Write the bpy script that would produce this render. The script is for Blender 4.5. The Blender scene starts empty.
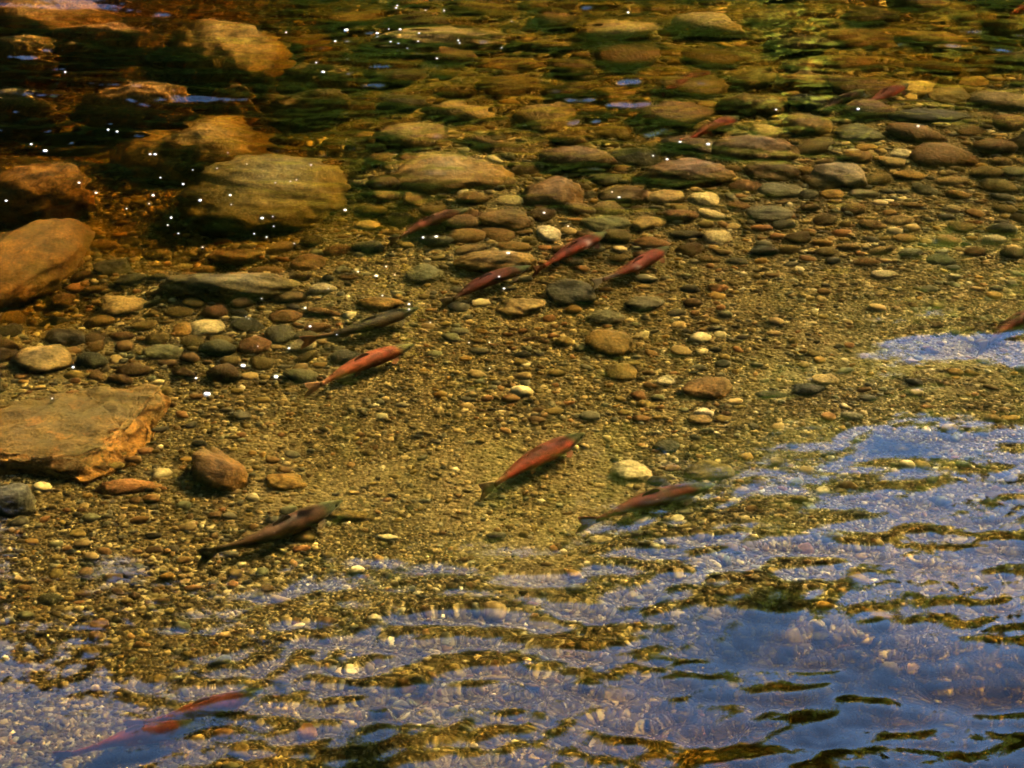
import bpy, bmesh, math, random
import numpy as np
from mathutils import Vector, Matrix

random.seed(7)
RNG = np.random.default_rng(7)
sc = bpy.context.scene
COL = sc.collection
R = math.radians

# ------------------------------------------------------------------ camera
CAM_H, DEP, TANH = 4.1, R(23.5), 0.2351          # height over the water, tilt below the horizon, half width of view
cam = bpy.data.cameras.new('camera')
cam.sensor_width = 36
cam.lens = 18 / TANH
cam.clip_start, cam.clip_end = 0.1, 2000
cam_o = bpy.data.objects.new('camera', cam)
COL.objects.link(cam_o)
cam_o.location = (0, 0, CAM_H)
cam_o.rotation_euler = (R(90) - DEP, 0, 0)
sc.camera = cam_o

# ------------------------------------------------------------------ sky, sun, exposure
SUN_AZ, SUN_EL = R(45), R(42)                    # to the right of straight ahead, over the far bank
world = bpy.data.worlds.new('World')
sc.world = world
world.use_nodes = True
wn = world.node_tree
sky = wn.nodes.new('ShaderNodeTexSky')
sky.sky_type = 'NISHITA'
sky.sun_disc = False
sky.sun_elevation = SUN_EL
sky.sun_rotation = SUN_AZ
sky.air_density, sky.dust_density, sky.ozone_density = 1.0, 0.1, 4.0
wn.links.new(sky.outputs[0], wn.nodes['Background'].inputs[0])
wn.nodes['Background'].inputs[1].default_value = 0.06

sun = bpy.data.lights.new('sun', 'SUN')
sun.energy = 5.0
sun.angle = R(0.5)
sun.color = (1.0, 0.90, 0.74)
sun_o = bpy.data.objects.new('sun', sun)
COL.objects.link(sun_o)
SUN_DIR = Vector((math.sin(SUN_AZ) * math.cos(SUN_EL), math.cos(SUN_AZ) * math.cos(SUN_EL), math.sin(SUN_EL)))
sun_o.rotation_euler = SUN_DIR.to_track_quat('Z', 'Y').to_euler()

sc.view_settings.view_transform = 'Standard'
sc.view_settings.look = 'None'
sc.view_settings.gamma = 1.0
sc.view_settings.use_curve_mapping = False
sc.view_settings.exposure = 3.25
sc.cycles.caustics_reflective = False
sc.cycles.caustics_refractive = True
sc.cycles.use_denoising = True
sc.cycles.max_bounces = 8
sc.cycles.diffuse_bounces = 3
sc.cycles.glossy_bounces = 4
sc.cycles.transmission_bounces = 6
sc.cycles.sample_clamp_indirect = 0.0
sc.cycles.blur_glossy = 0.327                    # sunlight reaches the bed through the rippled surface
sc.cycles.filter_width = 1.9

# ------------------------------------------------------------------ helpers
def tag(o, label=None, cat=None, group=None, kind=None):
    if label: o['label'] = label
    if cat: o['category'] = cat
    if group: o['group'] = group
    if kind: o['kind'] = kind
    return o

def link(name, me, mat=None, parent=None):
    o = bpy.data.objects.new(name, me)
    COL.objects.link(o)
    if mat is not None and len(me.materials) == 0:
        me.materials.append(mat)
    if parent is not None:
        o.parent = parent
    return o

def empty(name, loc=(0, 0, 0)):
    o = bpy.data.objects.new(name, None)
    COL.objects.link(o)
    o.location = loc
    return o

def np_mesh(name, verts, faces, smooth=True, colors=None):
    """verts (n,3), faces (m,k) arrays with the same k"""
    me = bpy.data.meshes.new(name)
    verts = np.ascontiguousarray(verts, dtype=np.float32)
    faces = np.ascontiguousarray(faces, dtype=np.int32)
    m, k = faces.shape
    me.vertices.add(len(verts))
    me.vertices.foreach_set('co', verts.ravel())
    me.loops.add(m * k)
    me.loops.foreach_set('vertex_index', faces.ravel())
    me.polygons.add(m)
    me.polygons.foreach_set('loop_start', np.arange(0, m * k, k, dtype=np.int32))
    me.polygons.foreach_set('loop_total', np.full(m, k, dtype=np.int32))
    me.polygons.foreach_set('use_smooth', np.full(m, smooth, dtype=bool))
    if colors is not None:
        ca = me.color_attributes.new('tint', 'FLOAT_COLOR', 'POINT')
        c4 = np.ones((len(verts), 4), dtype=np.float32)
        c4[:, :3] = colors
        ca.data.foreach_set('color', c4.ravel())
    me.update(calc_edges=True)
    me.validate()
    return me

def sstep(a, b, x):
    t = np.clip((x - a) / (b - a), 0, 1)
    return t * t * (3 - 2 * t)

_lat = RNG.random((256, 256)).astype(np.float32)
def vnoise(x, y, s=0):
    """smooth value noise in 0..1"""
    x = np.asarray(x) + 17.3 * s + 900.0
    y = np.asarray(y) + 41.7 * s + 900.0
    xi = np.floor(x).astype(np.int64); yi = np.floor(y).astype(np.int64)
    fx = x - xi; fy = y - yi
    fx = fx * fx * fx * (fx * (fx * 6 - 15) + 10)
    fy = fy * fy * fy * (fy * (fy * 6 - 15) + 10)
    a = _lat[xi & 255, yi & 255]; b = _lat[(xi + 1) & 255, yi & 255]
    c = _lat[xi & 255, (yi + 1) & 255]; d = _lat[(xi + 1) & 255, (yi + 1) & 255]
    return (a * (1 - fx) + b * fx) * (1 - fy) + (c * (1 - fx) + d * fx) * fy

def fbm(x, y, octaves=4, s=0):
    v = 0; a = 0.5; f = 1.0
    for i in range(octaves):
        v = v + a * vnoise(x * f, y * f, s + 3 * i)
        a *= 0.5; f *= 2.03
    return v

CD, SD = math.cos(DEP), math.sin(DEP)
def to_px(x, y, z=0.0):
    """where a point on the still water surface stands in the view, for siting calm and rough water"""
    dz = z - CAM_H
    f = y * CD - dz * SD
    u = y * SD + dz * CD
    return 512 + 512 * x / (f * TANH), 384 - 512 * u / (f * TANH)

def ray(px, py):
    a = (px - 512) / 512 * TANH
    b = (384 - py) / 512 * TANH
    d = Vector((a, CD + b * SD, -SD + b * CD))
    return d.normalized()

def at(px, py, depth):
    """the point DEPTH below the surface that is seen at px, py through still water"""
    d = ray(px, py)
    t = CAM_H / -d.z
    s = Vector((d.x * t, d.y * t, 0))
    n = 1 / 1.333
    h = Vector((d.x, d.y, 0)) * n
    w = Vector((h.x, h.y, -math.sqrt(max(0.01, 1 - h.length_squared))))
    return s + w * (depth / -w.z)

def scale_at(p):
    """pixels for a metre across at a point"""
    return 512 / TANH / (p.y * CD + (CAM_H) * SD)

POCKETS = [(10, 262, 95, 42, 0.42), (140, 88, 110, 18, 0.25), (135, 200, 60, 26, 0.20), (215, 238, 90, 12, 0.2), (395, 195, 45, 22, 0.25), (40, 165, 40, 10, 0.2),
           (600, 160, 90, 12, 0.12), (960, 45, 60, 22, 0.3), (1000, 20, 40, 14, 0.25)]
def sandy(x, y):
    """0..1, where fine sand has settled between the stones"""
    px, py = to_px(x, y)
    return 0.6 * sstep(0.50, 0.66, fbm(x * 1.1, y * 0.8, 4, 83)) * sstep(250, 330, py)

def bed_z(x, y):
    """height of the stream bed"""
    px, py = to_px(x, y)
    d = 0.30 + 0.0 * x
    d = d + 0.62 * sstep(400, 250, px) * sstep(255, 170, py)            # pool below the boulders
    d = d + 0.32 * sstep(175, 60, py + 0.16 * np.maximum(px - 600, 0))                                   # deeper run at the back
    d = d - 0.09 * sstep(560, 900, px) * sstep(180, 300, py) * sstep(700, 480, py)
    d = d + 0.12 * sstep(540, 740, py) + 0.85 * sstep(540, 730, py) * sstep(430, 900, px)
    d = d + 0.25 * sstep(760, 1000, px) * sstep(400, 560, py)
    for (cx, cy, rx, ry, dd) in POCKETS:                               # scoured holes between the boulders
        d = d + dd * np.exp(-((px - cx) / rx) ** 2 - ((py - cy) / ry) ** 2)
    d = d + 0.10 * (fbm(x * 0.7, y * 0.7, 3, 5) - 0.45)
    d = d + 0.035 * (fbm(x * 3.1, y * 3.1, 3, 9) - 0.45)
    return -d

def seen_on_bed(px, py, up=0.0):
    d = 0.3
    for _ in range(6):
        p = at(px, py, d)
        d = max(0.03, -float(bed_z(np.array(p.x), np.array(p.y))) - up)
    return at(px, py, d)

# ------------------------------------------------------------------ materials
WET = 0.52            # stones under water are this much darker than dry ones
def new_mat(name):
    m = bpy.data.materials.new(name)
    m.use_nodes = True
    n = m.node_tree
    return m, n.nodes, n.links, n.nodes['Principled BSDF']

def ramp(nodes, stops):
    r = nodes.new('ShaderNodeValToRGB')
    e = r.color_ramp.elements
    while len(e) < len(stops): e.new(0.5)
    for i, (p, c) in enumerate(stops):
        e[i].position = p
        e[i].color = (*c, 1) if len(c) == 3 else c
    return r

def stone_mat(name='wet_stone', fixed=None):
    m, N, L, P = new_mat(name)
    tc = N.new('ShaderNodeTexCoord')
    inf = N.new('ShaderNodeObjectInfo')
    add = N.new('ShaderNodeVectorMath'); add.operation = 'ADD'
    L.new(tc.outputs['Object'], add.inputs[0]); L.new(inf.outputs['Location'], add.inputs[1])
    n1 = N.new('ShaderNodeTexNoise'); n1.inputs['Scale'].default_value = 9; n1.inputs['Detail'].default_value = 8; n1.inputs['Roughness'].default_value = 0.65
    n2 = N.new('ShaderNodeTexNoise'); n2.inputs['Scale'].default_value = 60; n2.inputs['Detail'].default_value = 5
    n3 = N.new('ShaderNodeTexNoise'); n3.inputs['Scale'].default_value = 3.2; n3.inputs['Detail'].default_value = 4
    for n in (n1, n2, n3): L.new(add.outputs[0], n.inputs['Vector'])
    r1 = ramp(N, [(0.32, (0.35, 0.35, 0.36)), (0.68, (1.55, 1.5, 1.42))]); L.new(n1.outputs['Fac'], r1.inputs[0])
    r2 = ramp(N, [(0.35, (0.6, 0.6, 0.6)), (0.68, (1.45, 1.43, 1.38))]); L.new(n2.outputs['Fac'], r2.inputs[0])
    mu = N.new('ShaderNodeMixRGB'); mu.blend_type = 'MULTIPLY'; mu.inputs[0].default_value = 1
    mu2 = N.new('ShaderNodeMixRGB'); mu2.blend_type = 'MULTIPLY'; mu2.inputs[0].default_value = 1
    if fixed is None: L.new(inf.outputs['Color'], mu.inputs[1])
    else: mu.inputs[1].default_value = (*fixed, 1)
    L.new(r1.outputs[0], mu.inputs[2])
    L.new(mu.outputs[0], mu2.inputs[1]); L.new(r2.outputs[0], mu2.inputs[2])
    r3 = ramp(N, [(0.48, (0, 0, 0)), (0.68, (1, 1, 1))]); L.new(n3.outputs['Fac'], r3.inputs[0])
    mx = N.new('ShaderNodeMixRGB'); mx.inputs[2].default_value = (0.075 * WET, 0.062 * WET, 0.014 * WET, 1)       # algae film
    ma = N.new('ShaderNodeMath'); ma.operation = 'MULTIPLY'; ma.inputs[1].default_value = 0.6
    L.new(r3.outputs[0], ma.inputs[0]); L.new(ma.outputs[0], mx.inputs[0]); L.new(mu2.outputs[0], mx.inputs[1])
    L.new(mx.outputs[0], P.inputs['Base Color'])
    P.inputs['Roughness'].default_value = 0.75
    P.inputs['Specular IOR Level'].default_value = 0.15
    b = N.new('ShaderNodeBump'); b.inputs['Strength'].default_value = 0.8; b.inputs['Distance'].default_value = 0.04
    b2 = N.new('ShaderNodeBump'); b2.inputs['Strength'].default_value = 0.5; b2.inputs['Distance'].default_value = 0.006
    L.new(n1.outputs['Fac'], b.inputs['Height']); L.new(n2.outputs['Fac'], b2.inputs['Height']); L.new(b.outputs[0], b2.inputs['Normal']); L.new(b2.outputs[0], P.inputs['Normal'])
    return m

def tint_mat(name, rough=0.8, bump=0.0, mottled=0.25, scale=40, spec=0.15):
    m, N, L, P = new_mat(name)
    at_ = N.new('ShaderNodeAttribute'); at_.attribute_name = 'tint'
    tc = N.new('ShaderNodeTexCoord')
    n1 = N.new('ShaderNodeTexNoise'); n1.inputs['Scale'].default_value = scale; n1.inputs['Detail'].default_value = 6
    L.new(tc.outputs['Object'], n1.inputs['Vector'])
    r1 = ramp(N, [(0.3, (1 - mottled,) * 3), (0.7, (1 + mottled,) * 3)]); L.new(n1.outputs['Fac'], r1.inputs[0])
    mu = N.new('ShaderNodeMixRGB'); mu.blend_type = 'MULTIPLY'; mu.inputs[0].default_value = 1
    L.new(at_.outputs['Color'], mu.inputs[1]); L.new(r1.outputs[0], mu.inputs[2])
    L.new(mu.outputs[0], P.inputs['Base Color'])
    P.inputs['Roughness'].default_value = rough
    P.inputs['Specular IOR Level'].default_value = spec
    if bump:
        b = N.new('ShaderNodeBump'); b.inputs['Strength'].default_value = bump; b.inputs['Distance'].default_value = 0.01
        L.new(n1.outputs['Fac'], b.inputs['Height']); L.new(b.outputs[0], P.inputs['Normal'])
    return m

def bed_mat():
    m, N, L, P = new_mat('sandy_gravel_bed')
    tc = N.new('ShaderNodeTexCoord')
    def vor(scale):
        v = N.new('ShaderNodeTexVoronoi'); v.inputs['Scale'].default_value = scale
        L.new(tc.outputs['Object'], v.inputs['Vector']); return v
    v1, v2 = vor(45), vor(110)
    g = [(0.0, (0.022, 0.016, 0.007)), (0.35, (0.055, 0.040, 0.014)), (0.65, (0.11, 0.080, 0.030)), (0.9, (0.22, 0.165, 0.068)), (1.0, (0.48, 0.40, 0.22))]
    g = [(p, tuple(WET * q for q in c)) for p, c in g]
    s1 = N.new('ShaderNodeSeparateColor'); L.new(v1.outputs['Color'], s1.inputs[0])
    s2 = N.new('ShaderNodeSeparateColor'); L.new(v2.outputs['Color'], s2.inputs[0])
    r1 = ramp(N, g); L.new(s1.outputs[0], r1.inputs[0])
    r2 = ramp(N, g); L.new(s2.outputs[1], r2.inputs[0])
    n = N.new('ShaderNodeTexNoise'); n.inputs['Scale'].default_value = 1.7; n.inputs['Detail'].default_value = 5
    L.new(tc.outputs['Object'], n.inputs['Vector'])
    rn = ramp(N, [(0.42, (0, 0, 0)), (0.6, (1, 1, 1))]); L.new(n.outputs['Fac'], rn.inputs[0])
    mx = N.new('ShaderNodeMixRGB'); L.new(rn.outputs[0], mx.inputs[0]); L.new(r1.outputs[0], mx.inputs[1]); L.new(r2.outputs[0], mx.inputs[2])
    at_ = N.new('ShaderNodeAttribute'); at_.attribute_name = 'tint'       # how much sand lies here
    n5 = N.new('ShaderNodeTexNoise'); n5.inputs['Scale'].default_value = 150; n5.inputs['Detail'].default_value = 4
    L.new(tc.outputs['Object'], n5.inputs['Vector'])
    r5 = ramp(N, [(0.3, tuple(WET * q for q in (0.08, 0.06, 0.026))), (0.7, tuple(WET * q for q in (0.32, 0.25, 0.12)))]); L.new(n5.outputs['Fac'], r5.inputs[0])
    ms = N.new('ShaderNodeMixRGB'); L.new(at_.outputs['Fac'], ms.inputs[0]); L.new(mx.outputs[0], ms.inputs[1]); L.new(r5.outputs[0], ms.inputs[2])
    L.new(ms.outputs[0], P.inputs['Base Color'])
    P.inputs['Roughness'].default_value = 0.85
    P.inputs['Specular IOR Level'].default_value = 0.15
    b = N.new('ShaderNodeBump'); b.inputs['Strength'].default_value = 1.0; b.inputs['Distance'].default_value = 0.012; b.invert = True
    L.new(v1.outputs['Distance'], b.inputs['Height']); L.new(b.outputs[0], P.inputs['Normal'])
    return m

def water_mat():
    m = bpy.data.materials.new('clear_water'); m.use_nodes = True
    n = m.node_tree; N = n.nodes; L = n.links; N.clear()
    o = N.new('ShaderNodeOutputMaterial')
    rf = N.new('ShaderNodeBsdfRefraction'); rf.inputs['IOR'].default_value = 1.333; rf.inputs['Roughness'].default_value = 0
    rf.inputs['Color'].default_value = (1, 1, 1, 1)
    gl = N.new('ShaderNodeBsdfGlossy'); gl.inputs['Roughness'].default_value = 0.0
    gl.inputs['Color'].default_value = (1, 1, 1, 1)
    fr = N.new('ShaderNodeFresnel'); fr.inputs['IOR'].default_value = 1.38
    tc = N.new('ShaderNodeTexCoord')
    mp = N.new('ShaderNodeMapping'); mp.inputs['Scale'].default_value = (0.55, 1.0, 1.0)
    L.new(tc.outputs['Object'], mp.inputs['Vector'])
    nz = N.new('ShaderNodeTexNoise'); nz.inputs['Scale'].default_value = 24; nz.inputs['Detail'].default_value = 2.5; nz.inputs['Distortion'].default_value = 0.6
    L.new(mp.outputs[0], nz.inputs['Vector'])
    bp = N.new('ShaderNodeBump'); bp.inputs['Strength'].default_value = 1.0; bp.inputs['Distance'].default_value = 0.0007
    L.new(nz.outputs['Fac'], bp.inputs['Height'])
    for q in (rf, gl, fr): L.new(bp.outputs[0], q.inputs['Normal'])
    mx = N.new('ShaderNodeMixShader')
    L.new(fr.outputs[0], mx.inputs[0]); L.new(rf.outputs[0], mx.inputs[1]); L.new(gl.outputs[0], mx.inputs[2])
    L.new(mx.outputs[0], o.inputs['Surface'])
    va = N.new('ShaderNodeVolumeAbsorption')                          # tea-coloured water: deeper is darker and browner
    va.inputs['Color'].default_value = (0.82, 0.665, 0.04, 1)
    va.inputs['Density'].default_value = 2.1
    L.new(va.outputs[0], o.inputs['Volume'])
    return m

def leaf_mat(name, col, trans):
    m = bpy.data.materials.new(name); m.use_nodes = True
    n = m.node_tree; N = n.nodes; L = n.links; N.clear()
    o = N.new('ShaderNodeOutputMaterial')
    d = N.new('ShaderNodeBsdfDiffuse'); t = N.new('ShaderNodeBsdfTranslucent'); mx = N.new('ShaderNodeMixShader')
    at_ = N.new('ShaderNodeAttribute'); at_.attribute_name = 'tint'
    mu = N.new('ShaderNodeMixRGB'); mu.blend_type = 'MULTIPLY'; mu.inputs[0].default_value = 1; mu.inputs[2].default_value = (*col, 1)
    L.new(at_.outputs['Color'], mu.inputs[1])
    L.new(mu.outputs[0], d.inputs[0]); L.new(mu.outputs[0], t.inputs[0])
    mx.inputs[0].default_value = trans
    L.new(d.outputs[0], mx.inputs[1]); L.new(t.outputs[0], mx.inputs[2]); L.new(mx.outputs[0], o.inputs['Surface'])
    return m

def plain_mat(name, c1, c2, scale, rough=0.85, bump=0.3):
    m, N, L, P = new_mat(name)
    tc = N.new('ShaderNodeTexCoord')
    n1 = N.new('ShaderNodeTexNoise'); n1.inputs['Scale'].default_value = scale; n1.inputs['Detail'].default_value = 7
    L.new(tc.outputs['Object'], n1.inputs['Vector'])
    r1 = ramp(N, [(0.35, c1), (0.65, c2)]); L.new(n1.outputs['Fac'], r1.inputs[0]); L.new(r1.outputs[0], P.inputs['Base Color'])
    P.inputs['Roughness'].default_value = rough
    b = N.new('ShaderNodeBump'); b.inputs['Strength'].default_value = bump
    L.new(n1.outputs['Fac'], b.inputs['Height']); L.new(b.outputs[0], P.inputs['Normal'])
    return m

M_STONE = stone_mat()
M_ALGAE = stone_mat('algae_coated_stone', (0.185 * WET, 0.115 * WET, 0.03 * WET))
M_GRAVEL = tint_mat('gravel_stone', mottled=0.35, scale=70)
M_BED = bed_mat()
M_WATER = water_mat()
M_BANK = plain_mat('bank_soil', (0.035, 0.03, 0.012), (0.05, 0.07, 0.02), 1.5)
M_BARK = plain_mat('bark', (0.03, 0.022, 0.015), (0.09, 0.07, 0.05), 6, bump=0.8)
M_CONIFER = leaf_mat('conifer_needles', (0.035, 0.055, 0.016), 0.25)
M_BROAD = leaf_mat('broad_leaves', (0.11, 0.135, 0.018), 0.55)
M_BUSH = leaf_mat('bush_leaves', (0.44, 0.47, 0.05), 0.7)

# ------------------------------------------------------------------ ground, bed and water sheets
def half_w(y):
    return TANH * (y * CD + CAM_H * SD)

def fan(us, ys):
    """a sheet of rows ys whose columns spread with distance, finest where it is seen close"""
    U, Y = np.meshgrid(us, ys)
    X = U * (half_w(Y) + 0.25)
    nx, ny = len(us), len(ys)
    idx = np.arange(nx * ny).reshape(ny, nx)
    f = np.stack([idx[:-1, :-1], idx[:-1, 1:], idx[1:, 1:], idx[1:, :-1]], -1).reshape(-1, 4)
    return X, Y, f

def axis(fine_a, fine_b, n, outer_a, outer_b, m):
    a = fine_a - (fine_a - outer_a) * np.linspace(1, 0, m, endpoint=False) ** 2
    b = fine_b + (outer_b - fine_b) * np.linspace(0, 1, m + 1)[1:] ** 2
    return np.concatenate([a, np.linspace(fine_a, fine_b, n), b])

BANK_FAR = 27.0
# ground: one sheet to the horizon with the channel cut through it
gx = np.concatenate([-np.geomspace(900, 22, 22), np.linspace(-20, 20, 41), np.geomspace(22, 900, 22)])
gy = np.concatenate([-np.geomspace(900, 6, 20), np.linspace(-5, 40, 91), np.geomspace(41, 900, 22)])
GX, GY = np.meshgrid(gx, gy)
def ground_z(x, y):
    edge_n = 2.6 + 0.6 * (vnoise(x * 0.25, x * 0.0, 2) - 0.5)
    edge_f = BANK_FAR + 2.0 * (vnoise(x * 0.15, x * 0.0, 4) - 0.5)
    near = sstep(edge_n, edge_n - 3.5, y) * 2.6
    far = sstep(edge_f - 1.0, edge_f + 6, y) * 2.8
    right = sstep(7.6, 10.5, x + 0.8 * (vnoise(y * 0.3, y * 0.0, 6) - 0.5)) * 1.5
    near = np.maximum(near, right)
    z = -1.3 + near * 1.45 + far * 1.2 + 0.5 * (fbm(x * 0.3, y * 0.3, 4, 3) - 0.45) * (0.3 + near + far)
    return z
gi = np.arange(GX.size).reshape(GX.shape)
gf = np.stack([gi[:-1, :-1], gi[:-1, 1:], gi[1:, 1:], gi[1:, :-1]], -1).reshape(-1, 4)
ground = link('ground', np_mesh('ground', np.stack([GX, GY, ground_z(GX, GY)], -1).reshape(-1, 3), gf), M_BANK)
tag(ground, kind='structure')

# stream bed
ys = np.concatenate([np.linspace(2.2, 4.9, 16, endpoint=False), 4.9 * (19.5 / 4.9) ** np.linspace(0, 1, 420), np.linspace(19.7, 30, 24)])
us = axis(-1.3, 1.3, 300, -4.5, 4.5, 14)
X, Y, f = fan(us, ys)
Z = bed_z(X, Y)
Z = Z + 0.010 * (fbm(X * 14, Y * 14, 2, 21) - 0.4)
sand = np.repeat(sandy(X, Y).reshape(-1, 1), 3, 1)
streambed = link('streambed', np_mesh('streambed', np.stack([X, Y, Z], -1).reshape(-1, 3), f, True, sand), M_BED)
tag(streambed, kind='structure')

# water surface: swells, ripples and the standing waves over the boulders
def waves(x, y):
    px, py = to_px(x, y)
    low = sstep(480, 640, py + 0.16 * (px - 512))                     # broken water in front
    low = np.maximum(low, 0.42 * sstep(680, 980, px) * sstep(220, 420, py))
    back = sstep(255, 100, py + 0.2 * np.maximum(px - 600, 0)) * (0.75 + 0.45 * sstep(820, 600, px))
    rapid = sstep(400, 150, px) * sstep(215, 90, py)
    back = back * (1 - 0.6 * rapid)
    wx = x + 0.22 * (fbm(x * 1.1, y * 1.1, 3, 31) - 0.45)
    wy = y + 0.30 * (fbm(x * 0.9, y * 0.9, 3, 37) - 0.45)
    z = np.zeros_like(x)
    r = np.random.default_rng(11)
    def band(l0, l1, n, slope, spread, patch):
        out = np.zeros_like(x)
        for _ in range(n):
            lam = r.uniform(l0, l1); a = r.normal(0, spread); k = 2 * math.pi / lam
            out += np.sin(k * (wx * math.sin(a) + wy * math.cos(a)) + r.uniform(0, 6.28)) / k
        m = 0.35 + 1.3 * vnoise(x * patch, y * patch, int(l0 * 1000) % 50)
        return out * m * slope * math.sqrt(2.0 / n)
    long_ = sstep(0.30, 0.62, vnoise(x * 0.8, y * 1.3, 14))
    z += band(0.9, 1.7, 6, 1, 0.45, 0.5) * (0.010 + 0.022 * low + 0.003 * back)
    z += band(0.34, 0.7, 9, 1, 0.35, 0.9) * (0.006 + 0.040 * low + 0.028 * back)
    z += band(0.17, 0.30, 11, 1, 0.35, 1.1) * (0.004 + 0.046 * low * (0.25 + 1.1 * long_) + 0.062 * back)
    z += band(0.09, 0.15, 12, 1, 0.65, 1.5) * (0.003 + 0.036 * low + 0.056 * back)
    z += band(0.045, 0.08, 14, 1, 0.85, 1.8) * (0.0015 + 0.038 * low * sstep(0.3, 0.65, vnoise(x * 1.4, y * 1.1, 12)) + 0.004 * back)
    # standing waves: long smooth tongues lying across the flow
    t = fbm(wx * 0.6, wy * 1.8 + 0.5 * wx, 3, 51) - 0.45
    z += rapid * (0.13 * t + 0.05 * (fbm(wx * 0.9, wy * 5.0 + wx, 3, 57) - 0.45) + 0.012 * (fbm(wx * 1.6, wy * 14.0 + 2 * wx, 2, 59) - 0.45))
    z += back * 0.012 * (fbm(wx * 1.1, wy * 3.2, 3, 61) - 0.45)
    fade = sstep(32, 20, np.abs(y)) * 1.0
    return z * (0.3 + 0.7 * fade)
ys = np.concatenate([np.linspace(2.0, 4.9, 60, endpoint=False), 4.9 * (19.5 / 4.9) ** np.linspace(0, 1, 720), np.linspace(19.7, 31, 40)])
us = axis(-1.25, 1.25, 500, -4.5, 4.5, 26)
X, Y, f = fan(us, ys)
def water_body():
    V = np.stack([X, Y, waves(X, Y)], -1).reshape(-1, 3)
    ny, nx = X.shape
    idx = np.arange(nx * ny).reshape(ny, nx)
    ring = np.concatenate([idx[0, :-1], idx[:-1, -1], idx[-1, :0:-1], idx[:0:-1, 0]])
    low = V[ring].copy(); low[:, 2] = -3.2
    n0, m = len(V), len(ring)
    j = np.arange(m); k = (j + 1) % m
    side = np.stack([ring[k], ring[j], n0 + j, n0 + k], -1)
    pos = {int(r_): n0 + q for q, r_ in enumerate(ring)}
    L_ = [pos[int(q)] for q in idx[:, 0]]; R_ = [pos[int(q)] for q in idx[:, -1]]
    bot = np.array([[L_[q], L_[q + 1], R_[q + 1], R_[q]] for q in range(ny - 1)])
    return np_mesh('water', np.concatenate([V, low]), np.concatenate([f, side, bot]))
water = link('water', water_body(), M_WATER)
tag(water, kind='structure')

# ------------------------------------------------------------------ trees on the far bank (they show in the water)
def cards(centers, size, rng, flat=0.4):
    n = len(centers)
    a = rng.normal(size=(n, 3)); a /= np.linalg.norm(a, axis=1)[:, None]
    b = rng.normal(size=(n, 3)); b -= a * (a * b).sum(1)[:, None]; b /= np.linalg.norm(b, axis=1)[:, None]
    s = size * rng.uniform(0.6, 1.4, (n, 1))
    a = a * s; b = b * s * 0.55
    v = np.stack([centers - a, centers - 0.1 * a + b, centers + a, centers - 0.1 * a - b], 1).reshape(-1, 3)
    f = np.arange(4 * n).reshape(n, 4)
    c = np.repeat(rng.uniform(0.55, 1.5, (n, 1)) * np.array([[1, 1, 1]]), 4, 0)
    return v, f, c

def trunk_mesh(name, h, r0, limbs, rng):
    bm = bmesh.new()
    def tube(pts, rad, seg=7):
        rings = []
        for p, rr in zip(pts, rad):
            rings.append([bm.verts.new((p[0] + rr * math.cos(6.283 * k / seg), p[1] + rr * math.sin(6.283 * k / seg), p[2])) for k in range(seg)])
        for A, B in zip(rings[:-1], rings[1:]):
            for k in range(seg):
                bm.faces.new((A[k], A[(k + 1) % seg], B[(k + 1) % seg], B[k]))
    n = 7
    bend = rng.normal(0, 0.15, (n, 2)).cumsum(0) * 0.5
    bend[0] = 0
    tube([(bend[i][0], bend[i][1], h * i / (n - 1) - 0.3) for i in range(n)], [r0 * (1 - 0.93 * i / (n - 1)) + (0.12 if i == 0 else 0) for i in range(n)])
    for (z, az, ln, up) in limbs:
        i = min(n - 2, int(z / h * (n - 1)))
        p0 = np.array([bend[i][0], bend[i][1], z])
        d = np.array([math.cos(az), math.sin(az), up])
        rr = r0 * 0.35 * (1 - z / h) + 0.03
        tube([p0, p0 + d * ln * 0.5, p0 + d * ln + np.array([0, 0, 0.1 * ln])], [rr, rr * 0.65, rr * 0.2], 5)
    me = bpy.data.meshes.new(name); bm.to_mesh(me); bm.free()
    return me

def conifer(name, loc, h, rad, seed, label, group):
    rng = np.random.default_rng(seed)
    root = empty(name, loc)
    tag(root, label, 'tree', group)
    limbs = [(h * z, a, rad * (1 - z) * 0.8, -0.15) for z, a in zip(rng.uniform(0.15, 0.9, 26), rng.uniform(0, 6.28, 26))]
    link('trunk', trunk_mesh('trunk', h, 0.24, limbs, rng), M_BARK, root)
    n = 6500
    z = 0.08 + 0.92 * (1 - np.sqrt(rng.random(n)))
    lay = (z * 22) % 1.0
    az = rng.uniform(0, 6.28, n)
    rr = rad * (1 - z) ** 0.85 * (0.65 + 0.35 * np.sin(az * 5 + np.floor(z * 22) * 2.1)) * np.sqrt(rng.uniform(0.1, 1, n)) + 0.05
    c = np.stack([rr * np.cos(az), rr * np.sin(az), h * z - 0.22 * rr + 0.1 * lay], 1)
    v, f, col = cards(c, 0.42, rng)
    link('crown', np_mesh('crown', v, f, False, col), M_CONIFER, root)
    return root

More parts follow.
